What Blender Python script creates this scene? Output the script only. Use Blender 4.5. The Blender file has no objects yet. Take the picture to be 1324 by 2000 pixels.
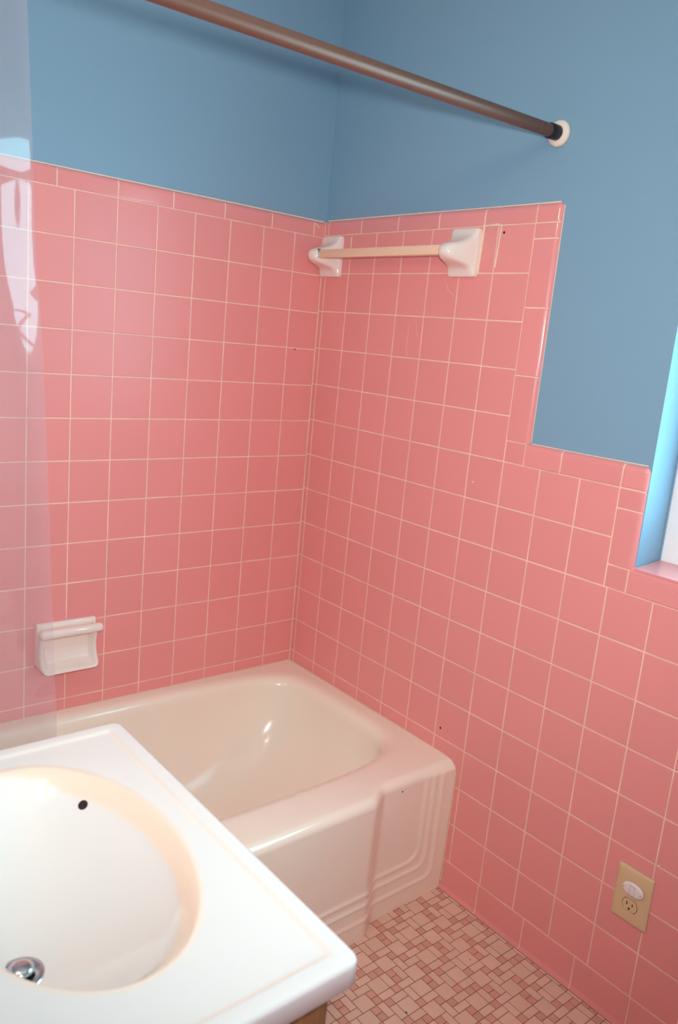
import bpy, bmesh, math, random
from mathutils import Vector, Matrix
random.seed(7)
S = bpy.context.scene
COL = S.collection

# ------------------------------------------------------------------ materials
def lin(r, g, b):
    f = lambda c: (c/255/12.92) if c/255 <= .04045 else ((c/255+.055)/1.055)**2.4
    return (f(r), f(g), f(b), 1)

def mat(name, col, rough=.5, spec=.5, metal=0, vary=0, noise=0, nscale=20, coat=0, bump=0, bscale=200):
    m = bpy.data.materials.new(name); m.use_nodes = True
    nt = m.node_tree; b = nt.nodes['Principled BSDF']
    b.inputs['Base Color'].default_value = col
    b.inputs['Roughness'].default_value = rough
    b.inputs['Specular IOR Level'].default_value = spec
    b.inputs['Metallic'].default_value = metal
    b.inputs['Coat Weight'].default_value = coat
    b.inputs['Coat Roughness'].default_value = .06
    src = None
    if vary:
        g = nt.nodes.new('ShaderNodeNewGeometry')
        mr = nt.nodes.new('ShaderNodeMapRange')
        mr.inputs['To Min'].default_value = 1-vary; mr.inputs['To Max'].default_value = 1+vary
        nt.links.new(g.outputs['Random Per Island'], mr.inputs['Value']); src = mr.outputs[0]
    if noise:
        tc = nt.nodes.new('ShaderNodeTexCoord')
        n = nt.nodes.new('ShaderNodeTexNoise'); n.inputs['Scale'].default_value = nscale; n.inputs['Detail'].default_value = 4
        nt.links.new(tc.outputs['Object'], n.inputs['Vector'])
        mr2 = nt.nodes.new('ShaderNodeMapRange')
        mr2.inputs['From Min'].default_value = .25; mr2.inputs['From Max'].default_value = .75
        mr2.inputs['To Min'].default_value = 1-noise; mr2.inputs['To Max'].default_value = 1+noise
        nt.links.new(n.outputs['Fac'], mr2.inputs['Value'])
        if src is not None:
            mm = nt.nodes.new('ShaderNodeMath'); mm.operation = 'MULTIPLY'
            nt.links.new(src, mm.inputs[0]); nt.links.new(mr2.outputs[0], mm.inputs[1]); src = mm.outputs[0]
        else:
            src = mr2.outputs[0]
    if src is not None:
        vm = nt.nodes.new('ShaderNodeVectorMath'); vm.operation = 'SCALE'
        vm.inputs[0].default_value = col[:3]
        nt.links.new(src, vm.inputs['Scale']); nt.links.new(vm.outputs[0], b.inputs['Base Color'])
    if bump:
        tc = nt.nodes.new('ShaderNodeTexCoord')
        n = nt.nodes.new('ShaderNodeTexNoise'); n.inputs['Scale'].default_value = bscale; n.inputs['Detail'].default_value = 3
        nt.links.new(tc.outputs['Object'], n.inputs['Vector'])
        bp = nt.nodes.new('ShaderNodeBump'); bp.inputs['Strength'].default_value = bump; bp.inputs['Distance'].default_value = .002
        nt.links.new(n.outputs['Fac'], bp.inputs['Height']); nt.links.new(bp.outputs[0], b.inputs['Normal'])
    return m

M = {}
M['pink'] = mat('pink_glazed_tile', lin(236, 152, 150), .3, .34, vary=.02)
M['pinktrim'] = mat('pink_glazed_trim', lin(236, 152, 151), .12, .5, vary=.03)
M['grout'] = mat('cream_grout', lin(244, 206, 186), .8, .2, noise=.12, nscale=14)
M['caulk'] = mat('cream_caulk', lin(244, 214, 186), .6, .3, noise=.08, nscale=60)
M['hole'] = mat('dark_hole', lin(52, 36, 36), .8, .2)
M['blue'] = mat('blue_wall_paint', lin(128, 165, 190), .45, .35, bump=.05, bscale=260)
M['ceil'] = mat('white_ceiling_paint', lin(236, 234, 228), .8, .2)
M['fl_light'] = mat('pale_pink_mosaic', lin(228, 190, 170), .4, .4, vary=.04, noise=.03, nscale=40)
M['fl_dark'] = mat('rose_mosaic', lin(216, 160, 142), .4, .4, vary=.06, noise=.03, nscale=40)
M['fl_grout'] = mat('brown_floor_grout', lin(150, 108, 94), .9, .1, noise=.25, nscale=9)
M['enamel'] = mat('white_bathtub_enamel', lin(250, 239, 222), .16, .5, noise=.015, nscale=5, coat=.2)
M['ceramic'] = mat('white_ceramic', lin(244, 228, 218), .1, .5, coat=.4)
M['socket'] = mat('grey_socket', lin(112, 98, 88), .7, .2)
M['stain'] = mat('blue_grey_stain', lin(104, 104, 124), .7, .2)
FLOOR_SPOTS = ((-.3709, -1.0048, .0032), (-.1318, -.98, .0018))
M['barmat'] = mat('beige_bar_plastic', lin(242, 204, 176), .35, .4)
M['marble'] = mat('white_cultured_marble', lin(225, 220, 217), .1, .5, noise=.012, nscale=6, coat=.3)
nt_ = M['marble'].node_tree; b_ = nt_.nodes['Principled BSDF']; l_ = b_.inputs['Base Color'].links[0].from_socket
a_ = nt_.nodes.new('ShaderNodeAttribute'); a_.attribute_name = 'peach_tint'
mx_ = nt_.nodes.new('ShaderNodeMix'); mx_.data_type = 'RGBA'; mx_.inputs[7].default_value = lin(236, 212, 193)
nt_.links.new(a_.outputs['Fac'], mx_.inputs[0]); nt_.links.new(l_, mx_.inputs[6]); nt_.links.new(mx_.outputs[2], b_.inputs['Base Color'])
M['chrome'] = mat('chrome_metal', (.62, .62, .64, 1), .16, .5, metal=1)
M['darkgap'] = mat('dark_drain_gap', lin(26, 26, 30), .5, .3)
M['bronze'] = mat('bronze_rod', lin(116, 80, 67), .42, .5, metal=.35)
M['black'] = mat('black_rubber', lin(30, 31, 36), .45, .4)
M['cream'] = mat('cream_rubber', lin(238, 222, 208), .5, .3)
M['almond'] = mat('almond_plastic', lin(220, 190, 150), .38, .4)
M['whiteplastic'] = mat('white_plastic', lin(238, 226, 222), .35, .4)
M['slot'] = mat('brown_slot', lin(84, 52, 28), .7, .2)
M['vinyl'] = mat('white_window_vinyl', lin(240, 240, 240), .4, .4)
M['mirror'] = mat('mirror_silver', (.9, .9, .9, 1), .02, .5, metal=1)

def wood():
    m = bpy.data.materials.new('oak_wood'); m.use_nodes = True
    nt = m.node_tree; b = nt.nodes['Principled BSDF']; b.inputs['Roughness'].default_value = .4
    tc = nt.nodes.new('ShaderNodeTexCoord'); mp = nt.nodes.new('ShaderNodeMapping'); mp.inputs['Scale'].default_value = (45, 45, 3)
    n = nt.nodes.new('ShaderNodeTexNoise'); n.inputs['Scale'].default_value = 1.6; n.inputs['Detail'].default_value = 6
    cr = nt.nodes.new('ShaderNodeValToRGB')
    cr.color_ramp.elements[0].position = .3; cr.color_ramp.elements[0].color = lin(120, 78, 44)
    cr.color_ramp.elements[1].position = .7; cr.color_ramp.elements[1].color = lin(184, 134, 84)
    nt.links.new(tc.outputs['Object'], mp.inputs[0]); nt.links.new(mp.outputs[0], n.inputs['Vector'])
    nt.links.new(n.outputs['Fac'], cr.inputs[0]); nt.links.new(cr.outputs[0], b.inputs['Base Color'])
    return m
M['oak'] = wood()

def emit(name, col, s):
    m = bpy.data.materials.new(name); m.use_nodes = True
    nt = m.node_tree; nt.nodes.clear()
    o = nt.nodes.new('ShaderNodeOutputMaterial'); e = nt.nodes.new('ShaderNodeEmission')
    e.inputs[0].default_value = (*col, 1); e.inputs[1].default_value = s
    nt.links.new(e.outputs[0], o.inputs[0]); return m
BULB = 62
M['bulb'] = emit('lit_frosted_bulb', (1, .72, .44), BULB)

def sheet(name, tint, haze, hazecol, rough):
    """thin clear sheet: straight-through light, fresnel gloss and a little milky haze"""
    m = bpy.data.materials.new(name); m.use_nodes = True
    nt = m.node_tree; nt.nodes.clear()
    o = nt.nodes.new('ShaderNodeOutputMaterial')
    t = nt.nodes.new('ShaderNodeBsdfTransparent'); t.inputs[0].default_value = tint
    d = nt.nodes.new('ShaderNodeBsdfDiffuse'); d.inputs[0].default_value = hazecol
    tr = nt.nodes.new('ShaderNodeBsdfTranslucent'); tr.inputs[0].default_value = hazecol
    dm = nt.nodes.new('ShaderNodeMixShader'); nt.links.new(d.outputs[0], dm.inputs[1]); nt.links.new(tr.outputs[0], dm.inputs[2])
    g = nt.nodes.new('ShaderNodeBsdfGlossy'); g.inputs['Roughness'].default_value = rough
    lw = nt.nodes.new('ShaderNodeLayerWeight'); lw.inputs['Blend'].default_value = .5
    pw = nt.nodes.new('ShaderNodeMath'); pw.operation = 'POWER'; pw.inputs[1].default_value = 5
    f = nt.nodes.new('ShaderNodeMapRange'); f.inputs['To Min'].default_value = .045
    nt.links.new(lw.outputs['Facing'], pw.inputs[0]); nt.links.new(pw.outputs[0], f.inputs['Value'])
    a = nt.nodes.new('ShaderNodeMixShader'); a.inputs[0].default_value = haze
    b = nt.nodes.new('ShaderNodeMixShader')
    nt.links.new(t.outputs[0], a.inputs[1]); nt.links.new(dm.outputs[0], a.inputs[2])
    nt.links.new(f.outputs[0], b.inputs[0]); nt.links.new(a.outputs[0], b.inputs[1]); nt.links.new(g.outputs[0], b.inputs[2])
    nt.links.new(b.outputs[0], o.inputs[0]); return m
M['clear'] = sheet('clear_vinyl', (.97, .97, .98, 1), .21, lin(224, 200, 204), .06)
M['glass'] = sheet('window_glass', (.96, .98, .98, 1), 0, (1, 1, 1, 1), .0)

# ------------------------------------------------------------------ mesh helpers
def obj(name, bm, mats, parent=None, smooth=False):
    bmesh.ops.recalc_face_normals(bm, faces=bm.faces) if name not in ('shower_curtain',) else None
    me = bpy.data.meshes.new(name); bm.to_mesh(me); bm.free()
    if not isinstance(mats, (list, tuple)): mats = [mats]
    for m in mats: me.materials.append(m)
    if smooth:
        for p in me.polygons: p.use_smooth = True
    o = bpy.data.objects.new(name, me); COL.objects.link(o)
    if parent is not None:
        o.parent = parent
        o.location = -parent.location
    return o

def smooth_by_angle(o, deg=35):
    me = o.data
    for p in me.polygons: p.use_smooth = True
    bm = bmesh.new(); bm.from_mesh(me)
    for e in bm.edges:
        e.smooth = not (len(e.link_faces) == 2 and e.calc_face_angle(0) > math.radians(deg))
    bm.to_mesh(me); bm.free()

def thing(name, label, cat, loc=(0, 0, 0), group=None):
    o = bpy.data.objects.new(name, None); COL.objects.link(o); o.location = loc
    o.empty_display_size = .05
    o['label'] = label; o['category'] = cat
    if group: o['group'] = group
    return o

def tag(o, label, cat):
    o['label'] = label; o['category'] = cat; return o

def struct(o, label=None):
    o['kind'] = 'structure'
    if label: o['label'] = label
    return o

def box(bm, x0, x1, y0, y1, z0, z1, mi=0):
    v = [bm.verts.new((x, y, z)) for z in (z0, z1) for y in (y0, y1) for x in (x0, x1)]
    fs = [(0, 2, 3, 1), (4, 5, 7, 6), (0, 1, 5, 4), (2, 6, 7, 3), (0, 4, 6, 2), (1, 3, 7, 5)]
    out = []
    for f in fs:
        q = bm.faces.new([v[i] for i in f]); q.material_index = mi; out.append(q)
    return out

def bevelled_box(x0, x1, y0, y1, z0, z1, r, seg=3):
    bm = bmesh.new(); box(bm, x0, x1, y0, y1, z0, z1)
    bmesh.ops.bevel(bm, geom=bm.edges[:], offset=r, segments=seg, profile=.5, affect='EDGES')
    return bm

def lathe(bm, prof, origin, axis, seg=40, mi=0):
    """prof: list of (distance along axis, radius)"""
    ax = Vector(axis).normalized(); o = Vector(origin)
    a = ax.orthogonal().normalized(); b = ax.cross(a)
    rings = []
    for s, r in prof:
        if r < 1e-6:
            rings.append([bm.verts.new(o+ax*s)])
        else:
            rings.append([bm.verts.new(o+ax*s+(a*math.cos(2*math.pi*i/seg)+b*math.sin(2*math.pi*i/seg))*r) for i in range(seg)])
    for p, q in zip(rings, rings[1:]):
        for i in range(seg):
            j = (i+1) % seg
            if len(p) == 1 and len(q) > 1: f = bm.faces.new((p[0], q[i], q[j]))
            elif len(q) == 1 and len(p) > 1: f = bm.faces.new((p[i], p[j], q[0]))
            elif len(p) > 1: f = bm.faces.new((p[i], p[j], q[j], q[i]))
            else: continue
            f.material_index = mi
    return rings

def loft(bm, rings, closed=True, mi=0):
    vs = [[bm.verts.new(p) for p in r] for r in rings]
    for a, b in zip(vs, vs[1:]):
        n = len(a)
        for i in range(n if closed else n-1):
            j = (i+1) % n
            f = bm.faces.new((a[i], a[j], b[j], b[i])); f.material_index = mi
    return vs

def sstep(a, b, x):
    t = max(0, min(1, (x-a)/(b-a))); return t*t*(3-2*t)

# ------------------------------------------------------------------ room dimensions
# tile faces: back wall y = 0, right wall x = 0; painted plaster 8 mm behind them
PL = .008
CEIL = 2.44
XL = -1.60            # left wall
YF = -2.55            # wall behind the camera
WY0, WY1, WZ0, WZ1 = -1.147, -2.02, 1.012, 2.02     # window opening
JD = .105             # depth of the window reveal

RY = lambda j: -(.0193+.10763*j)        # tile columns on the right wall
RZ = lambda k: 1.7257-.10923*k          # tile rows on the right wall
LX = lambda i: -.10833*i                # tile columns on the back wall
LZ = lambda k: 1.7194-.1091*k           # tile rows on the back wall
GAP = .0026

# plane mappers: (u along wall, z, d out of the tile face)
PR = lambda u, z, d: (-d, u, z)
PB = lambda u, z, d: (u, -d, z)

def tile(bm, P, u0, u1, z0, z1, tilt=.0022):
    """one glazed tile: flat face, rounded rim, a hair out of true"""
    if u0 > u1: u0, u1 = u1, u0
    g = GAP/2
    if (u1-u0) < GAP*2 or (z1-z0) < GAP*2: return
    u0 += g; u1 -= g; z0 += g; z1 -= g
    ta, tb = random.gauss(0, tilt), random.gauss(0, tilt)
    uc, zc = (u0+u1)/2, (z0+z1)/2
    def dd(u, z, d): return d+ta*(u-uc)+tb*(z-zc)
    rings = []
    for ins, d in ((0, -.004), (0, -.0012), (.0006, -.0003), (.0018, 0)):
        rings.append([P(u, z, dd(u, z, d)) for u, z in ((u0+ins, z0+ins), (u1-ins, z0+ins), (u1-ins, z1-ins), (u0+ins, z1-ins))])
    vs = [[bm.verts.new(p) for p in r] for r in rings]
    for a, b in zip(vs, vs[1:]):
        for i in range(4):
            bm.faces.new((a[i], a[(i+1) % 4], b[(i+1) % 4], b[i]))
    bm.faces.new(vs[-1])

def quad(bm, P, u0, u1, z0, z1, d, mi):
    f = bm.faces.new([bm.verts.new(P(u, z, d)) for u, z in ((u0, z0), (u1, z0), (u1, z1), (u0, z1))]); f.material_index = mi

def slab(bm, P, u0, u1, z0, z1, d0, d1, mi):
    a = [bm.verts.new(P(u, z, d0)) for u, z in ((u0, z0), (u1, z0), (u1, z1), (u0, z1))]
    b = [bm.verts.new(P(u, z, d1)) for u, z in ((u0, z0), (u1, z0), (u1, z1), (u0, z1))]
    for i in range(4):
        f = bm.faces.new((a[i], a[(i+1) % 4], b[(i+1) % 4], b[i])); f.material_index = mi
    for r in (a, b):
        f = bm.faces.new(r); f.material_index = mi

def ribbon(bm, P, pts, mi, d=.0004):
    """a smear of caulk: pts = (u, z, width)"""
    L = []
    for i, (u, z, w) in enumerate(pts):
        a = pts[max(0, i-1)]; b = pts[min(len(pts)-1, i+1)]
        du, dz = b[0]-a[0], b[1]-a[1]; n = math.hypot(du, dz) or 1
        L.append((bm.verts.new(P(u-dz/n*w/2, z+du/n*w/2, d)), bm.verts.new(P(u, z, d+w*.12)), bm.verts.new(P(u+dz/n*w/2, z-du/n*w/2, d))))
    for a, b in zip(L, L[1:]):
        for k in (0, 1):
            f = bm.faces.new((a[k], a[k+1], b[k+1], b[k])); f.material_index = mi

def dot(bm, P, u, z, r, mi, d=.0005):
    f = bm.faces.new([bm.verts.new(P(u+r*math.cos(t*math.pi/6), z+r*math.sin(t*math.pi/6), d)) for t in range(12)]); f.material_index = mi

BR = .012   # bullnose radius
def nose_profile(w, n=8):
    """(position across the trim 0..w, d)"""
    pr = [(0, -.004), (0, -.0008), (.0012, 0), (.0026, 0), ((w-BR)*.5, 0), (w-BR-.001, 0), (w-BR, 0)]
    for i in range(1, n+1):
        t = i/n*math.pi/2
        pr.append((w-BR+BR*math.sin(t), BR*math.cos(t)-BR))
    return pr

def nose(bm, P, a0, a1, base, w, side, mi=0, sink=0):
    """bullnose strip running a0..a1; side 'up' (rounded on top), 'right' (rounded towards -u)"""
    g = GAP/2 if not sink else 0
    lo, hi = min(a0, a1)+g, max(a0, a1)-g
    pr = nose_profile(w-g)
    if sink: pr = [(q_-(sink if q_ > w-BR else 0)*(q_-w+BR)/BR, d_) for q_, d_ in pr]
    rows = []
    for a, dd in ((lo, -.0012), (lo+.0009, -.0001), (lo+.0018, 0), (lo+.003, 0), (hi-.003, 0), (hi-.0018, 0), (hi-.0009, -.0001), (hi, -.0012)):
        r = []
        for s, d in pr:
            d2 = d+dd-sink
            r.append(bm.verts.new(P(a, base+g+s, d2) if side == 'up' else P(base-g-s, a, d2)))
        rows.append(r)
    for p, q in zip(rows, rows[1:]):
        for i in range(len(p)-1):
            f = bm.faces.new((p[i], p[i+1], q[i+1], q[i])); f.material_index = mi; f.smooth = True

def corner_nose(bm, P, u0, z0, wu, wz, mi=0, n=14, r=BR, sink=0):
    """outside corner piece, rounded on its -u and +z edges"""
    g = GAP/2; wu -= g; wz -= g
    us = [i/n*(wu-r) for i in range(n)]+[wu-r+r*i/n for i in range(n+1)]
    zs = [i/n*(wz-r) for i in range(n)]+[wz-r+r*i/n for i in range(n+1)]
    V = []
    for a in us:
        row = []
        for b in zs:
            x, y = max(0, a-(wu-r)), max(0, b-(wz-r)); s = math.hypot(x, y); aa, bb = a, b
            if s > r:
                aa = wu-r+x/s*r; bb = wz-r+y/s*r; s = r
            d = math.sqrt(max(0, r*r-s*s))-r
            if a == 0 or b == 0: d -= .001
            row.append(bm.verts.new(P(u0-g-aa, z0+g+bb, d)))
        V.append(row)
    for i in range(len(us)-1):
        for j in range(len(zs)-1):
            f = bm.faces.new((V[i][j], V[i+1][j], V[i+1][j+1], V[i][j+1])); f.material_index = mi; f.smooth = True

# ------------------------------------------------------------------ floor
U = .0199; FX, FY = .3, .1
pat = {}
rows = {-43: 's..AA.BB', -44: 'CCsAAs..', -45: 'CC.s..ss', -46: 's....DD.', -47: 's.EEsDD.', -48: '..EEs..s', -49: '.GGs.s..', -50: '.GGs..BB'}
for y, r in rows.items():
    for i, c in enumerate(r): pat[((6+i) % 8, y % 8)] = c
cells = []       # (col, row, w, h, kind) inside one 8 x 8 repeat, columns 6..13
big = [(9, -44), (12, -51), (6, -45), (11, -47), (8, -48), (7, -50)]
for cx, cy in big: cells.append((cx, cy, 2, 2, 0))
for y, r in rows.items():
    for i, c in enumerate(r):
        if c == 's': cells.append((6+i, y, 1, 1, 1))
for cx, cy in ((7, -43), (12, -44), (11, -48), (12, -49), (6, -48), (9, -46), (10, -45)): cells.append((cx, cy, 2, 1, 0))
for cx, cy in ((11, -51), (13, -47), (10, -50), (6, -50), (7, -47), (8, -46)): cells.append((cx, cy, 1, 2, 0))
bm = bmesh.new()
quads = [bm.verts.new(p) for p in ((XL, YF, -.0008), (.02, YF, -.0008), (.02, .02, -.0008), (XL, .02, -.0008))]
bm.faces.new(quads)
lo = [bm.verts.new(p) for p in ((XL, YF, -.08), (.02, YF, -.08), (.02, .02, -.08), (XL, .02, -.08))]
bm.faces.new(lo)
for i in range(4): bm.faces.new((quads[i], quads[(i+1) % 4], lo[(i+1) % 4], lo[i]))
for a in range(-11, 5):
    for b in range(-16, 12):
        for cx, cy, w, h, k in cells:
            # pattern was read with column 0 at x = -23 cells
            gx, gy = cx-23+8*a, cy+8*b
            x0, x1 = (gx+FX)*U, (gx+w+FX)*U
            y0, y1 = (gy+FY)*U, (gy+h+FY)*U
            if x1 > -.0052: x1 = -.0052
            if x0 < XL: x0 = XL
            if y1 > -.70: continue
            if y0 < YF: continue
            g = .0007
            x0 += g; x1 -= g; y0 += g; y1 -= g
            if x1-x0 < .003: continue
            t = random.uniform(-.0001, .0002)
            A = [bm.verts.new((x, y, -.0012)) for x, y in ((x0, y0), (x1, y0), (x1, y1), (x0, y1))]
            e = .0007
            B = [bm.verts.new((x, y, t)) for x, y in ((x0+e, y0+e), (x1-e, y0+e), (x1-e, y1-e), (x0+e, y1-e))]
            for i in range(4):
                f = bm.faces.new((A[i], A[(i+1) % 4], B[(i+1) % 4], B[i])); f.material_index = 1+k
            f = bm.faces.new(B); f.material_index = 1+k
PF = lambda u, z, d: (u, z, d)
for u, v, r in FLOOR_SPOTS: dot(bm, PF, u, v, r, 3, .0006)
struct(obj('floor', bm, [M['fl_grout'], M['fl_light'], M['fl_dark'], M['stain']]), 'small pink mosaic tile floor')

# ------------------------------------------------------------------ walls
bm = bmesh.new(); box(bm, XL-.1, .2, PL, .12, -.08, CEIL)
wall_back = struct(obj('wall_back', bm, M['blue']), 'blue painted wall behind the bathtub')
bm = bmesh.new()
box(bm, PL, .16, WY0, PL, -.08, CEIL)
box(bm, PL, .16, YF-.1, WY1, -.08, CEIL)
box(bm, PL, .16, WY1, WY0, -.08, WZ0)
box(bm, PL, .16, WY1, WY0, WZ1, CEIL)
bmesh.ops.remove_doubles(bm, verts=bm.verts[:], dist=1e-5)
wall_right = struct(obj('wall_right', bm, M['blue']), 'blue painted wall with the window')
bm = bmesh.new(); box(bm, XL-.1, XL, YF-.1, PL, -.08, CEIL)
wall_left = struct(obj('wall_left', bm, M['blue']))
bm = bmesh.new(); box(bm, XL, PL, YF-.1, YF, -.08, CEIL)
wall_front = struct(obj('wall_front', bm, M['blue']))
bm = bmesh.new(); box(bm, XL-.1, .16, YF-.1, .12, CEIL, CEIL+.08)
struct(obj('ceiling', bm, M['ceil']))

# --- back wall tiles
bm = bmesh.new()
TUBZ = .3765
for k in range(13):
    z1, z0 = LZ(k), max(LZ(k+1), TUBZ-.004)
    for i in range(15):
        u0, u1 = LX(i+1), LX(i)
        if i == 0: u1 -= .001
        if u0 < XL: u0 = XL
        tile(bm, PB, u0, u1, z0, z1)
slab(bm, PB, XL, 0, TUBZ-.004, LZ(0), -.0078, -.0009, 1)
ribbon(bm, PB, [(-.0006, TUBZ, .0022), (-.0006, 1.0, .0024), (-.0006, 1.764, .002)], 2, .0008)
ribbon(bm, PB, [(XL, TUBZ+.0005, .0025), (-.8, TUBZ+.0006, .003), (-.001, TUBZ+.0006, .0025)], 2, .0008)
dot(bm, PB, -.0775, 1.388, .0022, 3)
ribbon(bm, PB, [(-.040, 1.757, .0015), (-.028, 1.748, .003), (-.022, 1.745, .001)], 2)
o = obj('tile_field', bm, [M['pink'], M['grout'], M['caulk'], M['hole']], wall_back)
o['label'] = 'pink square wall tiles with cream grout'
bm = bmesh.new()
zb = LZ(0); wb = .0445
J = [XL, -1.558, -1.4065, -1.255, -1.1035, -.952, -.8016, -.6499, -.499, -.3449, -.1908, -.0416, .006]
for a, b in zip(J, J[1:]): nose(bm, PB, a, b, zb, wb, 'up')
nose(bm, PB, XL, .007, zb, wb, 'up', 1, .001)
ribbon(bm, PB, [(XL, zb+wb+.001, .002), (-.9, zb+wb+.001, .002), (-.3, zb+wb+.0015, .003), (0, zb+wb+.001, .003)], 2, -.0078)
o = obj('bullnose_trim', bm, [M['pinktrim'], M['grout'], M['caulk']], wall_back)
o['label'] = 'rounded pink cap tiles'

# --- right wall tiles
bm = bmesh.new()
Y7 = RY(7); YB = -1.0868
for k in range(15):
    z1, z0 = RZ(k), RZ(k+1)
    cols = [0]+[RY(j) for j in range(0, 25)]
    for u1, u0 in zip(cols, cols[1:]):
        zz0 = z0; uu0 = u0; uu1 = u1
        if k < 5 and u1 <= Y7+.001: continue
        if k < 7 and u1 <= RY(10)+.001: continue
        if k in (5, 6) and abs(u0-RY(10)) < .001: uu0 = YB
        if u1 > -.745:
            if z0 < TUBZ: zz0 = TUBZ-.004
            if u0 < -.75 and z0 < TUBZ:       # tile that the tub front cuts
                uu1 = u1
                if z1 > TUBZ: tile(bm, PR, u0, u1, z0, z1); continue
                tile(bm, PR, u0, min(u1, -.742), z0, z1); continue
            if z1 < TUBZ: continue
        if uu0 < YF: continue
        tile(bm, PR, uu0, uu1, zz0, z1)
# grout bed in the outline of the field
slab(bm, PR, 0, Y7, TUBZ-.003, RZ(0), -.0078, -.0009, 1)
slab(bm, PR, Y7, -1.10, RZ(15)-.004, RZ(5), -.0078, -.0009, 1)
slab(bm, PR, -.742, Y7, RZ(15)-.004, TUBZ-.003, -.0078, -.0009, 1)
slab(bm, PR, -1.10, YF, RZ(15)-.004, RZ(7), -.0078, -.0009, 1)
# caulk, scars of an older bar, hairline cracks, screw holes
ribbon(bm, PR, [(-.0185, TUBZ, .0012), (-.0188, 1.0, .0014), (-.019, 1.6, .0012)], 2, .0002)
ribbon(bm, PR, [(-.002, TUBZ+.0005, .003), (-.4, TUBZ+.001, .003), (-.70, TUBZ, .003), (-.736, TUBZ-.004, .003), (-.749, TUBZ-.014, .0035), (-.7555, TUBZ-.03, .004), (-.7545, .2, .004), (-.7525, .02, .004)], 2, .0008)
y6 = RY(6)
ribbon(bm, PR, [(y6-.010+.006*s+random.uniform(-.0006, .0006), 1.727-.0975*s, .0046+random.uniform(-.001, .0012)) for s in [i/14 for i in range(15)]], 2)
ribbon(bm, PR, [(-.617-.006*s, 1.727-.002*math.sin(s*9), .003+random.uniform(-.0012, .002)) for s in [i/9 for i in range(10)]]+[(-.66-.012*s, 1.727+.002*math.sin(s*7), .0035+random.uniform(-.0015, .002)) for s in [i/8 for i in range(9)]], 2)
ribbon(bm, PR, [(-.6215+.004*s, 1.730-.115*s, .006+random.uniform(-.001, .001)) for s in [i/10 for i in range(11)]], 2)
ribbon(bm, PR, [(RY(1)+.002, 1.716, .006), (RY(1)+.0005, 1.69, .0028), (RY(1), 1.66, .0015)], 2)
ribbon(bm, PR, [(-.3975, 1.483, .0008), (-.399, 1.45, .0012), (-.3995, 1.415, .001), (-.404, 1.402, .0012)], 2, .0003)
ribbon(bm, PR, [(-.423, 1.497, .0005), (-.433, 1.462, .001), (-.438, 1.455, .0015)], 2, .0003)
ribbon(bm, PR, [(-.51, 1.607, .0004), (-.523, 1.58, .0008), (-.545, 1.563, .0008)], 2, .0003)
dot(bm, PR, -.6845, 1.7085, .0032, 3); dot(bm, PR, -.684, .4415, .0032, 3); dot(bm, PR, -.6875, 1.113, .0025, 2)
dot(bm, PR, -1.319, .418, .0025, 2)
o = obj('tile_field', bm, [M['pink'], M['grout'], M['caulk'], M['hole']], wall_right)
o['label'] = 'pink square wall tiles stepping down to the window'

bm = bmesh.new()
zb = RZ(0); wb = .0425
J = [.006, -.017, -.1658, -.3165, -.469, -.6212, Y7]
for a, b in zip(J, J[1:]): nose(bm, PR, b, a, zb, wb, 'up')
wv = .066
corner_nose(bm, PR, Y7, zb, wv, wb)
JZ = [1.231, 1.3852, 1.5399, 1.6913, zb]
for a, b in zip(JZ, JZ[1:]): nose(bm, PR, a, b, Y7, wv, 'right')
z5 = RZ(5); wl = .0525
tile(bm, PR, -.8307, Y7, z5, 1.231, .0005)
JL = [-.8307, -.9326, YB]
for a, b in zip(JL, JL[1:]): nose(bm, PR, b, a, z5, wl, 'up')
ww = .0595
corner_nose(bm, PR, YB, z5, ww, wl-.001)
JW = [1.0116, 1.1360, z5]
for a, b in zip(JW, JW[1:]): nose(bm, PR, a, b, YB, ww, 'right')
z7 = RZ(7)
tile(bm, PR, -1.138, YB, z7, 1.0116, .0005)
JS = [-1.138, -1.29, -1.442, -1.594, -1.746, -1.90, -2.05, -2.2, -2.35, -2.5]
for a, b in zip(JS, JS[1:]): nose(bm, PR, b, a, z7, 1.0195-z7, 'up')
nose(bm, PR, .007, Y7-.03, zb, wb, 'up', 1, .001)
nose(bm, PR, 1.231, zb+.02, Y7, wv, 'right', 1, .001)
slab(bm, PR, Y7, -.8307, z5, 1.231, -.0078, -.0012, 1)
nose(bm, PR, -.8307, YB-.03, z5, wl, 'up', 1, .001)
nose(bm, PR, 1.0116, z5+.02, YB, ww, 'right', 1, .001)
nose(bm, PR, YB, YF, z7, 1.0195-z7, 'up', 1, .001)
# bead of caulk along the painted edge
ribbon(bm, PR, [(0, zb+wb+.0005, .003), (-.3, zb+wb+.0012, .003), (-.6, zb+wb+.0008, .002), (Y7-wv+.01, zb+wb+.0008, .003)], 2, -.0078)
ribbon(bm, PR, [(Y7-wv-.0008, zb+wb-.006, .0025), (Y7-wv-.001, 1.5, .002), (Y7-wv-.0008, 1.235, .002)], 2, -.0078)
ribbon(bm, PR, [(-.842, z5+wl+.0008, .002), (-1.0, z5+wl+.0005, .0015), (-1.138, z5+wl+.001, .0025)], 2, -.0078)
o = obj('bullnose_trim', bm, [M['pinktrim'], M['grout'], M['caulk']], wall_right)
o['label'] = 'rounded pink edge tiles'

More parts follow.
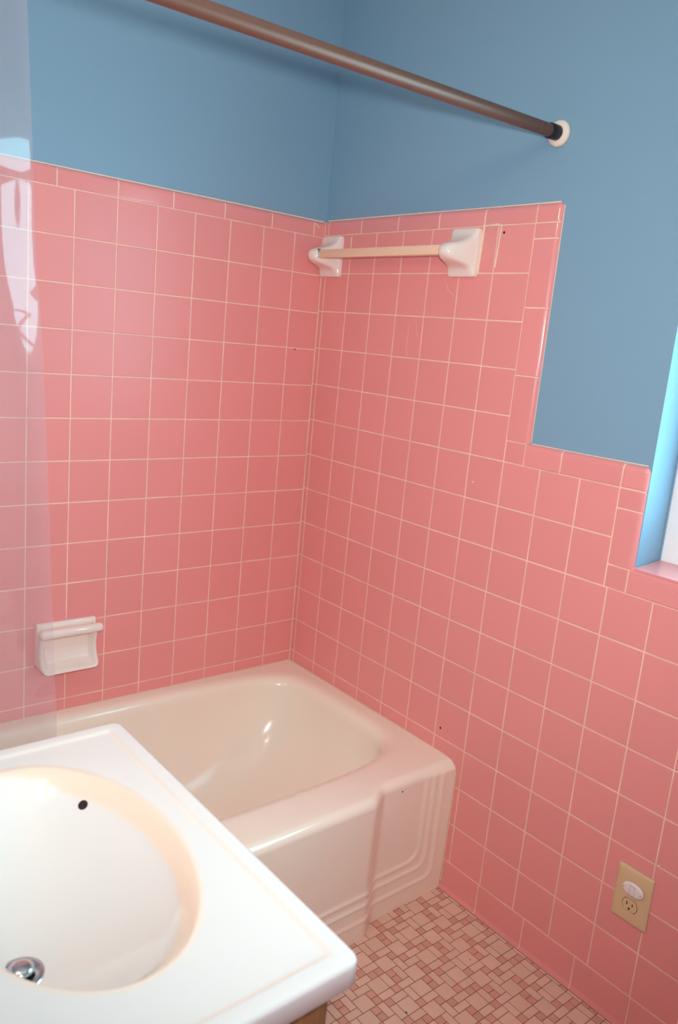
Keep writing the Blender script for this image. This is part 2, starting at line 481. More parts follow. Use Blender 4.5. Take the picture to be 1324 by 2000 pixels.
# coved base tiles along the right wall
bm = bmesh.new()
zt = RZ(15)
prof = [(zt-.0013, -.004), (zt-.0013, -.0008), (zt-.0025, 0), (zt-.004, 0), (.05, 0), (.0140, 0), (.0125, .0001), (.0105, .0007), (.0075, .0019), (.0040, .0034), (.0012, .0044), (0, .0048)]
JB = [-.7495, -.8769, -1.0229, -1.1705, -1.3126, -1.462, -1.612, -1.762, -1.912, -2.062, -2.212, -2.362, -2.55]
for a, b in zip(JB, JB[1:]):
    lo, hi = b+GAP/2, a-GAP/2
    rws = []
    for u, dd in ((lo, -.001), (lo+.0008, -.0001), (lo+.0016, 0), (lo+.003, 0), (hi-.003, 0), (hi-.0016, 0), (hi-.0008, -.0001), (hi, -.001)):
        rws.append([bm.verts.new(PR(u, z, d+dd)) for z, d in prof])
    for p, q in zip(rws, rws[1:]):
        for i in range(len(p)-1):
            f = bm.faces.new((p[i], p[i+1], q[i+1], q[i])); f.smooth = True
rws = [[bm.verts.new(PR(u, z, d_-.001)) for z, d_ in prof] for u in (-.7495, YF)]
for i in range(len(prof)-1):
    f = bm.faces.new((rws[0][i], rws[0][i+1], rws[1][i+1], rws[1][i])); f.smooth = True; f.material_index = 1
o = obj('cove_base', bm, [M['pinktrim'], M['grout']], wall_right)
o['label'] = 'pink coved base tiles'

# plain pink wainscot on the two walls behind the view
bm = bmesh.new(); box(bm, XL, XL+.008, YF, -1.55, 0, 1.03); obj('wainscot', bm, M['pink'], wall_left)
bm = bmesh.new(); box(bm, XL, 0, YF, YF+.008, 0, 1.03); obj('wainscot', bm, M['pink'], wall_front)

# ------------------------------------------------------------------ window
win = thing('window_1', 'white framed window set deep in the blue wall', 'window', (JD, (WY0+WY1)/2, WZ0))
win['kind'] = 'structure'
bm = bmesh.new()
x0, x1 = JD, JD+.045
fw = .045
for a in ((WY0, WY0-fw, WZ0, WZ1), (WY1+fw, WY1, WZ0, WZ1), (WY0-fw, WY1+fw, WZ0, WZ0+fw+.012), (WY0-fw, WY1+fw, WZ1-fw, WZ1)):
    box(bm, x0, x1, a[1], a[0], a[2], a[3])
obj('window_frame', bm, M['vinyl'], win)
bm = bmesh.new()
sy0, sy1, sz0, sz1 = WY0-fw-.001, WY1+fw+.001, WZ0+fw+.013, (WZ0+WZ1)/2+.02
for zl, zh, xo in ((sz0, sz1, .012), (sz1-.04, WZ1-fw-.001, .026)):
    s = .035
    for a in ((sy0, sy0-s, zl, zh), (sy1+s, sy1, zl, zh), (sy0-s, sy1+s, zl, zl+s), (sy0-s, sy1+s, zh-s, zh)):
        box(bm, x0+xo, x0+xo+.013, a[1], a[0], a[2], a[3])
obj('sash', bm, M['vinyl'], win)
bm = bmesh.new()
box(bm, x0+.017, x0+.020, sy1+.03, sy0-.03, sz0+.03, sz1-.03)
box(bm, x0+.031, x0+.034, sy1+.03, sy0-.03, sz1-.01, WZ1-fw-.03)
obj('pane', bm, M['glass'], win)
# sloping tiled sill
bm = bmesh.new()
ys = [WY0-.0005, -1.29, -1.442, -1.594, -1.746, -1.9, WY1+.0005]
for a, b in zip(ys, ys[1:]):
    g = GAP/2
    A = [(.0005, a-g, 1.0185), (.0005, b+g, 1.0185), (JD-.002, b+g, 1.0255), (JD-.002, a-g, 1.0255)]
    T = [bm.verts.new(p) for p in A]; Bt = [bm.verts.new((p[0], p[1], p[2]-.004)) for p in A]
    bm.faces.new(T)
    for i in range(4): bm.faces.new((T[i], T[(i+1) % 4], Bt[(i+1) % 4], Bt[i]))
A = [(.008, WY0-.0003, 1.013), (.008, WY1+.0003, 1.013), (JD-.0005, WY1+.0003, 1.0235), (JD-.0005, WY0-.0003, 1.0235)]
T = [bm.verts.new(p) for p in A]; Bt = [bm.verts.new((p[0], p[1], 1.0125)) for p in A]
f = bm.faces.new(T); f.material_index = 1
for i in range(4): f = bm.faces.new((T[i], T[(i+1) % 4], Bt[(i+1) % 4], Bt[i])); f.material_index = 1
o = obj('window_sill', bm, [M['pinktrim'], M['caulk']], win); o['label'] = 'pink tiled sill'
# paint bead where the reveal meets frame and sill
bm = bmesh.new()
lathe(bm, [(0, .002), (WZ1-1.026, .002)], (JD-.001, WY0-.001, 1.026), (0, 0, 1), 8)
obj('paint_bead', bm, M['blue'], win)

# ------------------------------------------------------------------ bathtub
tub_len = -XL-.004
def front(x):
    """front face of the apron: the middle bulges forward, the ends step back"""
    d = -x
    e = min(d, tub_len+.004-d)
    return -.7475-.0325*sstep(.243, .312, e)
RIBS = ((.098, .122, .042), (.073, .095, .034), (.044, .054, .028))
def rib(x, z):
    h = 0
    for a, b, r in RIBS:
        X = -x-a; Zq = z-b
        if X < r and Zq < r: d = r-math.hypot(r-X, r-Zq)
        else: d = min(X, Zq)
        # a raised bead with a shallow step outward
        h += .0022*(1-sstep(-.006, .006, d))+.0022*math.exp(-(d/.0055)**2)
    return h
cx, cy = -.80, -.345
def opening(t, ia, ib, n):
    a, b = .743-ia, .300-ib
    c, s = math.cos(t), math.sin(t)
    return cx+a*math.copysign(abs(c)**(2/n), c), cy+b*math.copysign(abs(s)**(2/n), s)
# outer loop, counter-clockwise from the front right corner going up the right side
xr, yb, xl = -.0015, -.0015, XL+.0025
outer = []
RC = .023
CHIP = (-.187, .345)
N1, N2, N3, N4 = 40, 90, 40, 240
fr = lambda x: front(x)+RC
for i in range(N1): outer.append((xr, fr(xr)+(yb-fr(xr))*i/N1, 'r'))
for i in range(N2): outer.append((xr+(xl-xr)*i/N2, yb, 'b'))
for i in range(N3): outer.append((xl, yb+(fr(xl)-yb)*i/N3, 'l'))
for i in range(N4):
    q = i/N4
    x = xl+(xr-xl)*q
    outer.append((x, fr(x), 'f'))
def ang_to_super(x, y, n):
    """parameter of the opening point in the direction of an outer point"""
    c, s = (x-cx)/.743, (y-cy)/.300
    return math.atan2(math.copysign(abs(s)**(n/2), s), math.copysign(abs(c)**(n/2), c))
H = .376
ringdef = [  # inset end, inset side, z, exponent
    (-.028, -.028, H, 6), (-.021, -.021, H-.0004, 6), (-.014, -.014, H-.0014, 6), (-.007, -.007, H-.0034, 6), (-.001, -.001, H-.0066, 6), (.004, .003, H-.011, 5.9), (.008, .0058, H-.0165, 5.8), (.011, .0075, H-.023, 5.6),
]
for i in range(1, 27):
    t = i/26*math.pi/2; e = 1-math.cos(t); q = math.sin(t)
    ringdef.append((.011+.44*e, .0075+.165*e, H-.023-.315*q, 5.6-2.8*e))
ringdef += [(.56, .225, H-.3385, 2.6), (.68, .28, H-.339, 2)]
bm = bmesh.new()
rings = []
rings.append([(x, y, H-.0045 if k != 'f' else H) for x, y, k in outer])
def lerp_pt(p, q, t): return tuple(p[i]+(q[i]-p[i])*t for i in range(3))
inner0 = []
for x, y, k in outer:
    t = ang_to_super(x, y, 6)
    px, py = opening(t, ringdef[0][0], ringdef[0][1], 6); inner0.append((px, py, H))
o0 = [(x, y, H) for x, y, k in outer]
rings = [[(x, y, H) for x, y, k in outer]]
for q in (.25, .5, .75): rings.append([lerp_pt(a, b, q) for a, b in zip(o0, inner0)])
for ia, ib, z, n in ringdef:
    rings.append([(*opening(ang_to_super(x, y, 6), ia, ib, n), z) for x, y, k in outer])
vs = loft(bm, rings)
bm.faces.new(vs[-1])
# small turned-down edge on the three wall sides
# apron: rows down from the front edge
idx = [i for i, (x, y, k) in enumerate(outer) if k == 'f']+[0]
xs = [outer[i][0] for i in idx]
prev = [vs[0][i] for i in idx]
rowz = []
for i in range(1, 7):
    t = i/6*math.pi/2
    rowz.append((H-RC+RC*math.cos(t), RC*math.sin(t)))
zz = H-RC
NZ = 120
rowz2 = [(zz*(1-i/NZ)) for i in range(1, NZ+1)]
for z, out in rowz:
    cur = [bm.verts.new((x, fr(x)-out-(rib(x, z)*sstep(H-.004, H-.02, z)), z)) for x in xs]
    for i in range(len(xs)-1): bm.faces.new((prev[i], prev[i+1], cur[i+1], cur[i]))
    prev = cur
for z in rowz2:
    r = [rib(x, z)*sstep(H-.004, H-.03, z) for x in xs]
    lean = .004*(1-z/H)   # the apron leans in a touch towards the floor
    cur = [bm.verts.new((x, front(x)-h+lean, z)) for x, h in zip(xs, r)]
    for i in range(len(xs)-1): bm.faces.new((prev[i], prev[i+1], cur[i+1], cur[i]))
    prev = cur
# closed right end flange against the tile
PT = lambda u, z, d: (u, front(u)-rib(u, z)-d, z)
dot(bm, PT, CHIP[0], CHIP[1], .0024, 1, .0006)
tub = obj('bathtub', bm, [M['enamel'], M['hole']], None, True)
tag(tub, 'white built-in bathtub with ribbed stepped apron in the pink tiled corner', 'bathtub')

# ------------------------------------------------------------------ soap dish
sd = thing('soap_dish', 'white ceramic soap dish mounted on pink tiled wall above bathtub', 'soap dish', (-.757, 0, .50))
SX0, SX1, SZ0, SZ1 = -.840, -.685, .512, .628
def soap_outer(z):
    q = (z-SZ0)/(SZ1-SZ0)
    return .040+.030*(2*q-1)**2*(1 if q < .5 else .72)-.004
def soap_h(x, z):
    q = (z-SZ0)/(SZ1-SZ0); p = (x-SX0)/(SX1-SX0)
    D = soap_outer(z)
    e = .011
    mx = min(x-SX0, SX1-x); mz = z-SZ0; mt = SZ1-z
    rec = sstep(e-.004, e+.010, mx)*sstep(.006, .024, mz)*sstep(.012, .03, mt)
    floor_d = .012+.026*(1-q)**3
    D = D*(1-rec)+floor_d*rec
    # rounded outside edges
    rc = .016; qx, qz = rc-mx, rc-min(mz, mt)
    ed = rc-math.hypot(max(qx, 0), max(qz, 0)) if (qx > 0 and qz > 0) else min(mx, mz, mt)
    if ed <= 0: return 0
    r = .009
    if ed < r: D -= r-math.sqrt(max(0, r*r-(r-ed)**2))
    return max(D, 0)
bm = bmesh.new(); NX, NZ = 72, 64
def rs(i, n):      # more samples at both ends
    t = i/n; return .5-.5*math.cos(math.pi*t)
g = [[bm.verts.new((SX0+(SX1-SX0)*rs(i, NX), -soap_h(SX0+(SX1-SX0)*rs(i, NX), SZ0+(SZ1-SZ0)*rs(j, NZ)), SZ0+(SZ1-SZ0)*rs(j, NZ))) for j in range(NZ+1)] for i in range(NX+1)]
for i in range(NX):
    for j in range(NZ): bm.faces.new((g[i][j], g[i+1][j], g[i+1][j+1], g[i][j+1]))
bd = [g[i][0] for i in range(NX+1)]+[g[NX][j] for j in range(1, NZ+1)]+[g[i][NZ] for i in range(NX-1, -1, -1)]+[g[0][j] for j in range(NZ-1, 0, -1)]
bk = [bm.verts.new((v.co.x, 0, v.co.z)) for v in bd]
for i in range(len(bd)):
    j = (i+1) % len(bd); bm.faces.new((bd[i], bd[j], bk[j], bk[i]))
bm.faces.new(bk)
o = obj('dish', bm, M['ceramic'], sd); smooth_by_angle(o, 50)
bm = bmesh.new()     # rolled grab lip along the top, wider than the dish
rr = .0125; xa, xb = SX0-.006, SX1+.008
lathe(bm, [(0, 0), (.001, .006), (.004, .0105), (.010, rr), (xb-xa-.010, rr), (xb-xa-.004, .0105), (xb-xa-.001, .006), (xb-xa, 0)], (xa, -.050, .622), (1, 0, 0), 28)
o = obj('grab_lip', bm, M['ceramic'], sd, True)
bm = bevelled_box(SX0-.001, SX1+.004, -.016, -.0003, SZ0+.03, SZ1+.011, .005)
o = obj('wall_flange', bm, M['ceramic'], sd); smooth_by_angle(o, 40)

# ------------------------------------------------------------------ towel bar
tb = thing('towel_bar', 'beige square towel bar on white ceramic posts near the tiled corner', 'towel bar', (0, -.30, 1.665))
def post(yc, zc=1.664):
    bm = bmesh.new()
    lv = [(0.0002, .0455, .0575, 14), (.0085, .0455, .0575, 14), (.0110, .0450, .0568, 12), (.0125, .0438, .0552, 10), (.0140, .0430, .0520, 8), (.0165, .0422, .0450, 7), (.020, .0412, .0395, 6.4), (.026, .0395, .0345, 5.6), (.034, .0370, .0305, 5),
          (.044, .0335, .0268, 4.4), (.054, .0300, .0240, 3.9), (.064, .0262, .0214, 3.4), (.073, .0220, .0180, 3), (.080, .0165, .0132, 2.6), (.0845, .0095, .0080, 2.3), (.0860, .001, .001, 2)]
    rg = []
    n = 64
    for s, w, h, e in lv:
        r = []
        for i in range(n):
            t = 2*math.pi*(i+.5)/n; c, q = math.cos(t), math.sin(t)
            zo = 0
            r.append((-s, yc+w*math.copysign(abs(c)**(2/e), c), zc+h*math.copysign(abs(q)**(2/e), q)-.003*sstep(.014, .05, s)))
        rg.append(r)
    v = loft(bm, rg); bm.faces.new(v[-1]); bm.faces.new(v[0])
    o = obj('post', bm, M['ceramic'], tb); smooth_by_angle(o, 60); return o
post(-.0475); post(-.5715)
bm = bmesh.new(); box(bm, -.0722, -.0480, -.0702, -.058, 1.6530, 1.6778)
obj('socket', bm, M['socket'], tb)
bm = bevelled_box(-.0700, -.0490, -.548, -.066, 1.6525, 1.6755, .0016, 2)
o = obj('bar', bm, M['barmat'], tb); smooth_by_angle(o, 40)
o['label'] = 'square beige bar'

# ------------------------------------------------------------------ curtain rod
RODY = -.80
rod_z = lambda x: 1.911+.024*x
cr = thing('curtain_rod', 'bronze shower curtain rod spanning the tub below the ceiling', 'curtain rod', (0, RODY, 1.911))
d = Vector((-1, 0, -.024)).normalized()
o0 = Vector((PL, RODY, 1.9112))
bm = bmesh.new(); lathe(bm, [(.038, 0), (.038, .0136), (1.555, .0140), (1.555, 0)], o0, d, 48)
obj('tube', bm, M['bronze'], cr, True); smooth_by_angle(COL.objects[-1], 40)
bm = bmesh.new(); lathe(bm, [(.012, .015), (.014, .0158), (.040, .0158), (.042, .0150), (.042, .012)], o0, d, 48)
o = obj('collar', bm, M['black'], cr); smooth_by_angle(o, 40); o['label'] = 'black rubber collar'
bm = bmesh.new(); lathe(bm, [(.0, 0), (.0, .0265), (.004, .0275), (.009, .0265), (.012, .0225), (.013, .016), (.013, 0)], o0, d, 48)
o = obj('wall_cap', bm, M['cream'], cr, True); o['label'] = 'cream rubber cap against the blue wall'
bm = bmesh.new(); lathe(bm, [(1.558, .015), (1.5955, .0158), (1.604, .0265), (1.6075, .0265), (1.6075, 0)], o0, d, 40)
o = obj('wall_cap', bm, M['black'], cr, True)

# ------------------------------------------------------------------ shower curtain
bm = bmesh.new()
NU, NV = 90, 160
ztop, zbot = 1.83, .20
rngc = random.Random(3)
creases = [(rngc.uniform(.2, 1.8), rngc.uniform(-.5, .5), rngc.uniform(.4, 1.2)) for _ in range(7)]
def curtain(u, v):
    """u 0..1 from the free edge to the left wall side, v 0..1 from top to bottom"""
    z = ztop+(zbot-ztop)*v
    edge = -1.138+.053*min(1, (ztop-z)/1.05)
    x = edge-(edge+1.565)*u
    s = u*.46
    y = RODY-.020+.030*math.exp(-(s/.05)**2)*(.75+.4*v)*(.45+.55*sstep(1.36, 1.50, z))-.005*math.sin(s*34+1.1*v)
    y += (.016+.005*v)*math.sin(s*62+.5+1.3*math.sin(v*4))*sstep(.09, .20, s)
    # soft package folds
    for zc, am in ((1.62, .0022), (1.44, -.002), (1.335, .002), (1.19, -.0024), (1.0, .002), (.93, -.0016), (.86, .0026)):
        y += am*math.exp(-((z-zc+.15*s)/.014)**2)
    y += .0005*math.sin(9*z+26*s)*math.sin(21*z-13*s)+.0003*math.sin(37*z+60*s)
    return (x, y, z)
V = [[bm.verts.new(curtain((i/NU)**1.6, j/NV)) for j in range(NV+1)] for i in range(NU+1)]
for i in range(NU):
    for j in range(NV): bm.faces.new((V[i][j], V[i+1][j], V[i+1][j+1], V[i][j+1]))
sc = obj('shower_curtain', bm, M['clear'], None, True)
tag(sc, 'clear plastic shower curtain hanging in folds at the left of the tub', 'shower curtain')
for k in range(6):
    u = .03+k*.165
    p = Vector(curtain(u, 0)); zr = rod_z(p.x)
    bm = bmesh.new()
    n, m_ = 28, 8
    hz = (zr-p.z)/2+.006
    for i in range(n):
        pass
    rgs = []
    for i in range(n):
        t = 2*math.pi*i/n
        c = Vector((p.x, RODY+.020*math.sin(t)+(p.y-RODY)*(.5-.5*math.cos(t)), zr-hz+.024-(hz+.0)*1.0*0+hz*math.cos(t)-.012))
        tn = Vector((0, .020*math.cos(t), -hz*math.sin(t))).normalized()
        a = Vector((1, 0, 0)); b = tn.cross(a)
        rgs.append([tuple(c+(a*math.cos(2*math.pi*q/m_)+b*math.sin(2*math.pi*q/m_))*.0016) for q in range(m_)])
    vv = loft(bm, rgs)
    for q in range(m_): bm.faces.new((vv[-1][q], vv[-1][(q+1) % m_], vv[0][(q+1) % m_], vv[0][q]))
    obj('curtain_ring', bm, M['chrome'], sc, True)

# ------------------------------------------------------------------ vanity
VX1, VY0, VY1, VH = -.9995, -.854, -1.4675, .79
VX0 = XL+.0015
ECX, ECY, EA, EB = -1.20, -1.14, .140, .225
cab = thing('vanity_cabinet', 'oak vanity cabinet under the white sink top', 'cabinet', (-1.3, -1.16, 0))
bm = bmesh.new()      # open-topped box: two sides, back, floor, toe kick
for a in ((XL+.002, -1.043, -1.4445, -1.4285, .09, VH-.0345), (XL+.002, -1.043, -.890, -.874, .09, VH-.0345),
          (XL+.002, XL+.012, -1.4285, -.890, .09, VH-.0345), (XL+.012, -1.043, -1.4285, -.890, .09, .106), (XL+.002, -1.10, -1.44, -.88, 0, .09)):
    box(bm, *a)
obj('carcass', bm, M['oak'], cab)
bm = bmesh.new()
for a, b in ((-1.4445, -1.395), (-.924, -.874)): box(bm, -1.043, -1.024, a, b, .09, VH-.0345)
box(bm, -1.043, -1.024, -1.395, -.924, .09, .13); box(bm, -1.043, -1.024, -1.395, -.924, VH-.09, VH-.0345)
obj('face_frame', bm, M['oak'], cab)
for a, b in ((-1.40, -1.162), (-1.157, -.919)):
    bm = bevelled_box(-1.0235, -1.005, a, b, .115, VH-.075, .003, 2); dr = obj('door', bm, M['oak'], cab)
    bm = bmesh.new(); yk = b-.03 if a < -1.2 else a+.03
    lathe(bm, [(0, .006), (.012, .005), (.018, .013), (.026, .012), (.029, 0)], (-1.005, yk, .62), (1, 0, 0), 20)
    k = obj('knob', bm, M['chrome'], None, True); k.parent = dr; k.location = -cab.location-dr.location

vt = thing('bathroom_sink', 'glossy white vanity sink top with oval basin and rounded edges', 'sink', (-1.3, -1.16, VH))
# counter outline (rounded rectangle), counter-clockwise
def rrect(x0, x1, y0, y1, r, n):
    P = []
    for (cx_, cy_, a0) in ((x1-r, y1-r, 0), (x0+r, y1-r, 90), (x0+r, y0+r, 180), (x1-r, y0+r, 270)):
        for i in range(n+1):
            t = math.radians(a0+90*i/n); P.append((cx_+r*math.cos(t), cy_+r*math.sin(t)))
    return P
def resample(P, n):
    L = [0]
    for a, b in zip(P, P[1:]+P[:1]): L.append(L[-1]+math.hypot(b[0]-a[0], b[1]-a[1]))
    out = []; j = 0
    for i in range(n):
        s = L[-1]*i/n
        while L[j+1] < s: j += 1
        t = (s-L[j])/(L[j+1]-L[j]+1e-12); a, b = P[j], P[(j+1) % len(P)]
        out.append((a[0]+(b[0]-a[0])*t, a[1]+(b[1]-a[1])*t))
    return out
NC = 400
def loop(ins, z, r=.016):
    rr_ = max(r-ins, .003)
    base = rrect(VX0+ins, VX1-ins, VY1+ins, VY0-ins, rr_, 10)
    return [(x, y, z) for x, y in resample(base, NC)]
bm = bmesh.new()
E_ = .007; TH = .034
rg = [loop(.004, VH-TH), loop(.0, VH-TH+.004)]
rg.append(loop(0, VH-E_))
for i in range(1, 7):
    t = i/6*math.pi/2; rg.append(loop(E_*(1-math.cos(t)), VH-E_+E_*math.sin(t)))
for ins, dz in ((.020, 0), (.0225, -.0003), (.0250, -.0012), (.0275, -.0021), (.030, -.0025), (.034, -.0026)):
    rg.append(loop(ins, VH+dz))
DZ = VH-.0026
ang = [math.atan2((y-ECY)/EB, (x-ECX)/EA) for x, y, z in rg[-1]]
DRX, DRY = -1.262, -1.181     # waste outlet
def bowl(r, t):
    """point on the bowl at normalised radius r (1 = rim)"""
    sh = (1-r)
    x = ECX+(DRX-ECX)*sh**.9+EA*r*math.cos(t)
    y = ECY+(DRY-ECY)*sh**.9+EB*r*math.sin(t)
    RB = .85
    if r > RB:
        q = (1-r)/(1-RB)
        d = .027*(q-.12*(1-q)*(1-q)*q*4)
    else:
        q = r/RB
        d = .027+.080*(1-q**1.7)
    return (x, y, DZ-d)
el = [(ECX+1.06*EA*math.cos(t), ECY+1.045*EB*math.sin(t), DZ) for t in ang]
rg.append([lerp_pt(a, b, .5) for a, b in zip(rg[-1], el)])
rg.append(el)
rg.append([(ECX+1.015*EA*math.cos(t), ECY+1.012*EB*math.sin(t), DZ-.0006) for t in ang])
NB = 70
RMIN = .085
for i in range(0, NB+1):
    r = 1-(1-RMIN)*i/NB
    rg.append([bowl(r, t) for t in ang])
v = loft(bm, rg)
peach_tint = []          # peach tint mixed in on the lip of the bowl and drip groove
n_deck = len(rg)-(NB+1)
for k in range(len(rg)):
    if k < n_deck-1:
        peach_tint += [{10: .18, 11: .30, 12: .30, 13: .18, 14: .05}.get(k, 0)]*NC
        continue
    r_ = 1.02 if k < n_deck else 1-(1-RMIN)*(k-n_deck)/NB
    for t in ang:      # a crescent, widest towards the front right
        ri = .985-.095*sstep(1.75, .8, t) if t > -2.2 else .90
        peach_tint.append(sstep(ri-.02, ri+.015, r_)*sstep(1.06, .985, r_))
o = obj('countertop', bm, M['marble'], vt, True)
at_ = o.data.attributes.new('peach_tint', 'FLOAT', 'POINT')
at_.data.foreach_set('value', peach_tint)
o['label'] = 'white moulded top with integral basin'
zb_ = bowl(RMIN, 0)[2]
bm = bmesh.new()
lathe(bm, [(-.010, .012), (-.003, .0145), (.0, .017), (.0018, .0215), (.0006, .0265), (-.003, .0275)], (DRX, DRY, zb_+.0012), (0, 0, 1), 48)
o = obj('drain_flange', bm, M['chrome'], vt, True)
bm = bmesh.new()
lathe(bm, [(-.010, 0), (-.010, .0165), (-.0105, .0175)], (DRX, DRY, zb_+.001), (0, 0, 1), 40)
o = obj('drain_throat', bm, M['darkgap'], vt, True)
bm = bmesh.new()
lathe(bm, [(-.009, .006), (.004, .006), (.0045, .0140), (.0075, .0150), (.0105, .0135), (.0125, .008), (.013, 0)], (DRX, DRY, zb_+.001), (0, 0, 1), 48)
o = obj('drain_stopper', bm, M['chrome'], vt, True); o['label'] = 'domed chrome pop-up stopper'
# overflow hole in the bowl wall
OT, ORr = 0.76, .862
c = Vector(bowl(ORr, OT)); du = (Vector(bowl(ORr, OT+.01))-Vector(bowl(ORr, OT-.01))).normalized(); dv = (Vector(bowl(ORr-.02, OT))-Vector(bowl(ORr, OT))).normalized()
nn = du.cross(dv).normalized()
if nn.z < 0: nn = -nn
bm = bmesh.new(); lathe(bm, [(-.004, .0068), (.0012, .0068), (.0014, .0058), (.0006, .0)], c, nn, 24)
obj('overflow_hole', bm, M['hole'], vt, True)

# ------------------------------------------------------------------ wall outlet and plug cover
OY, OZ = -1.277, .3168
wo = thing('wall_outlet', 'almond wall outlet plate on the pink tiles beside the cove base', 'outlet', (0, OY, OZ))
bm = bmesh.new()
hw, hh = .0415, .0635
rg = []
for ins, d_ in ((0, .0003), (0, .003), (.0012, .0045), (.0045, .0062), (.009, .0068), (.02, .007)):
    rg.append([(-d_, x, z) for x, z in resample(rrect(OY-hw+ins, OY+hw-ins, OZ-hh+ins, OZ+hh-ins, max(.0025-ins*.5, .001), 4), 80)])
v = loft(bm, rg); bm.faces.new(v[-1]); bm.faces.new(v[0])
o = obj('cover_plate', bm, M['almond'], wo); smooth_by_angle(o, 25)
def rec_outline(cz, s, n=48):
    P_ = []
    for i in range(n):
        t = 2*math.pi*i/n
        P_.append((OY+.0172*s*math.cos(t), cz+max(-.0138*s, min(.0138*s, .0172*s*math.sin(t)))))
    return P_
for cz in (OZ-.0195, OZ+.0195):
    bm = bmesh.new()
    a = [bm.verts.new((-.0071, y, z)) for y, z in rec_outline(cz, 1.06)]
    b = [bm.verts.new((-.0071, y, z)) for y, z in rec_outline(cz, 1.0)]
    c_ = [bm.verts.new((-.0082, y, z)) for y, z in rec_outline(cz, .97)]
    n = len(a)
    for i in range(n):
        j = (i+1) % n
        f = bm.faces.new((a[i], a[j], b[j], b[i])); f.material_index = 1
        bm.faces.new((b[i], b[j], c_[j], c_[i]))
    bm.faces.new(c_)
    rc = obj('receptacle', bm, [M['almond'], M['slot']], wo)
    for dy, w, h in ((.0064, .0012, .0042), (-.0064, .0012, .0034)):
        bm = bmesh.new(); box(bm, -.0085, -.0080, OY+dy-w, OY+dy+w, cz+.0035-h, cz+.0035+h)
        s_ = obj('slot', bm, M['slot'], None); s_.parent = rc; s_.location = -wo.location-rc.location
    bm = bmesh.new(); lathe(bm, [(0, .0026), (.0004, .0026), (.0004, 0)], (-.0081, OY, cz-.0075), (-1, 0, 0), 16)
    s_ = obj('ground_hole', bm, M['slot'], None); s_.parent = rc; s_.location = -wo.location-rc.location
PCY, PCZ = OY-.003, OZ+.0215
bm = bmesh.new()
rg = []
for s, d_ in ((1, .0086), (1, .0115), (.97, .0135), (.90, .0150), (.7, .0158), (.35, .0162)):
    rg.append([(-d_, PCY+.0245*s*math.cos(2*math.pi*i/64), PCZ+.0160*s*math.copysign(abs(math.sin(2*math.pi*i/64))**.9, math.sin(2*math.pi*i/64))) for i in range(64)])
v = loft(bm, rg); bm.faces.new(v[-1]); bm.faces.new(v[0])
pc = thing('outlet_plug_cover', 'white oval safety plug pushed into the upper socket of the outlet', 'plug cover', (-.0086, PCY, PCZ))
o = obj('cap', bm, M['whiteplastic'], pc, True)
M['greyline'] = mat('grey_moulded_line', lin(176, 164, 160), .5, .3)
bm = bmesh.new()
for a in ((-.0058, -.0052, -.0112, .0112), (.0052, .0058, -.0112, .0112), (-.0058, .0058, .0106, .0112), (-.0058, .0058, -.0112, -.0106)):
    box(bm, -.0166, -.0155, PCY+a[0], PCY+a[1], PCZ+a[2], PCZ+a[3])
o = obj('grip_outline', bm, M['greyline'], pc)
for sgn in (-1, 1):
    bm = bmesh.new(); box(bm, -.0156, -.0142, PCY+sgn*.0185-.0022, PCY+sgn*.0185+.0022, PCZ-.0016, PCZ+.0016)
    obj('finger_notch', bm, M['greyline'], pc)

# ------------------------------------------------------------------ vanity lamp and mirror on the left wall (behind the view)
vl = thing('vanity_light', 'bar lamp with four glowing globe bulbs above the sink', 'lamp', (XL, -1.15, 1.99))
bm = bevelled_box(XL+.0005, XL+.03, -1.46, -.84, 1.945, 2.035, .004, 2); obj('back_bar', bm, M['chrome'], vl)
for k in range(4):
    yk = -1.15+(k-1.5)*.10
    bm = bmesh.new(); lathe(bm, [(0, .02), (.03, .02), (.03, 0)], (XL+.03, yk, 1.99), (1, 0, 0), 24); so = obj('lamp_socket', bm, M['chrome'], vl, True)
    bm = bmesh.new(); bmesh.ops.create_icosphere(bm, subdivisions=3, radius=.036, matrix=Matrix.Translation((XL+.096, yk, 1.99)))
    obj('bulb', bm, M['bulb'], vl, True)
bm = bevelled_box(XL+.0005, XL+.006, -1.46, -.86, .95, 1.87, .002, 1)
tag(obj('wall_mirror', bm, M['mirror']), 'frameless wall mirror above the white sink top', 'mirror')

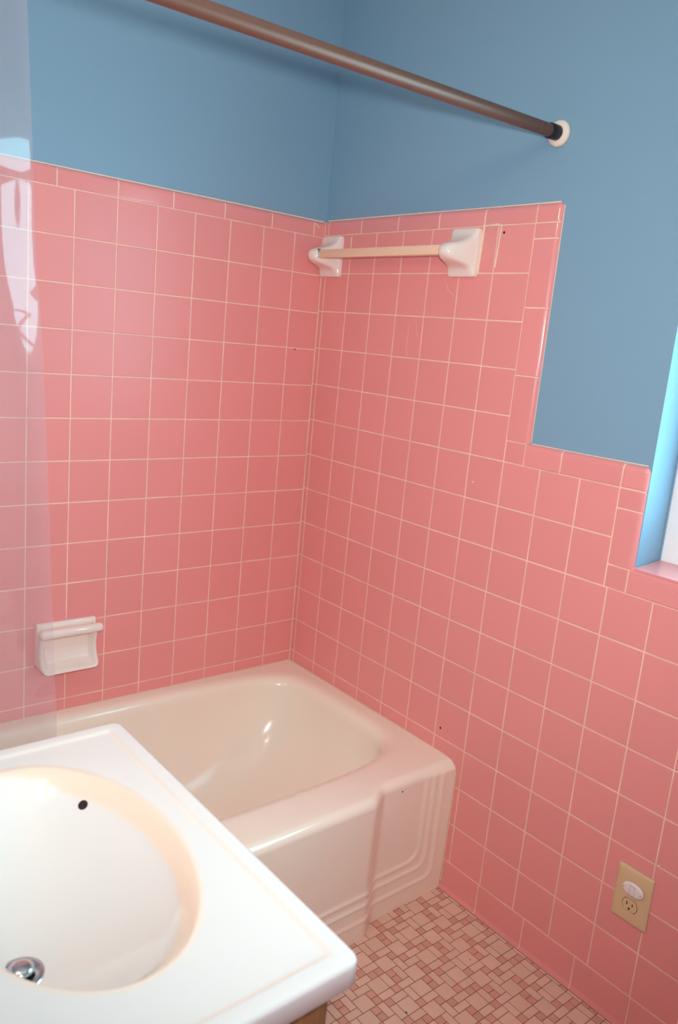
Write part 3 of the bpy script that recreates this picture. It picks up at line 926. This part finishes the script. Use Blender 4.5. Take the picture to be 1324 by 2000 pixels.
# ------------------------------------------------------------------ lights
w = bpy.data.worlds.new('daylight'); S.world = w; w.use_nodes = True
bg = w.node_tree.nodes['Background']; bg.inputs[0].default_value = (.44, .86, 1, 1); bg.inputs[1].default_value = 12.5
pl = bpy.data.lights.new('window_daylight_portal', 'AREA'); pl.shape = 'RECTANGLE'; pl.size = .98; pl.size_y = .86; pl.cycles.is_portal = True
po = bpy.data.objects.new('window_daylight_portal', pl); COL.objects.link(po)
po.location = (.165, (WY0+WY1)/2, (WZ0+WZ1)/2); po.rotation_euler = (0, math.radians(90), 0)

# camera
CAM = Vector((-1.5286, -1.9805, 1.724-.2962))
Rr = Vector((.7710780971, -.6301726016, .0912198461))
Dn = Vector((-.0640762863, -.2193278931, -.9735448140))
Fw = Vector((.6335083248, .7448340537, -.2094980546))
cd = bpy.data.cameras.new('camera'); cd.sensor_fit = 'VERTICAL'; cd.sensor_height = 23.6; cd.sensor_width = 15.62
cd.lens = 1561.45*23.6/2000; cd.clip_start = .01
cd.dof.use_dof = True; cd.dof.focus_distance = 2.15; cd.dof.aperture_fstop = 4.0
co = bpy.data.objects.new('camera', cd); COL.objects.link(co)
mw = Matrix.Identity(4)
for i in range(3):
    mw[i][0] = Rr[i]; mw[i][1] = -Dn[i]; mw[i][2] = -Fw[i]; mw[i][3] = CAM[i]
co.matrix_world = mw; S.camera = co
# the camera's own flash
fl = bpy.data.lights.new('camera_flash', 'SPOT'); fl.energy = 82; fl.color = (1, .96, .92); fl.shadow_soft_size = .03
fl.spot_size = math.radians(100); fl.spot_blend = 1
fo = bpy.data.objects.new('camera_flash', fl); COL.objects.link(fo)
m2 = mw.copy(); fp = CAM-Dn*.085+Rr*.03
for i in range(3): m2[i][3] = fp[i]
fo.matrix_world = m2 @ Matrix.Rotation(math.radians(3), 4, 'X')

S.view_settings.view_transform = 'Standard'; S.view_settings.look = 'None'; S.view_settings.gamma = 1
S.view_settings.use_curve_mapping = False; S.view_settings.exposure = 0
S.cycles.use_denoising = True
S.cycles.sample_clamp_indirect = 6
S.cycles.max_bounces = 12; S.cycles.diffuse_bounces = 6; S.cycles.transparent_max_bounces = 16
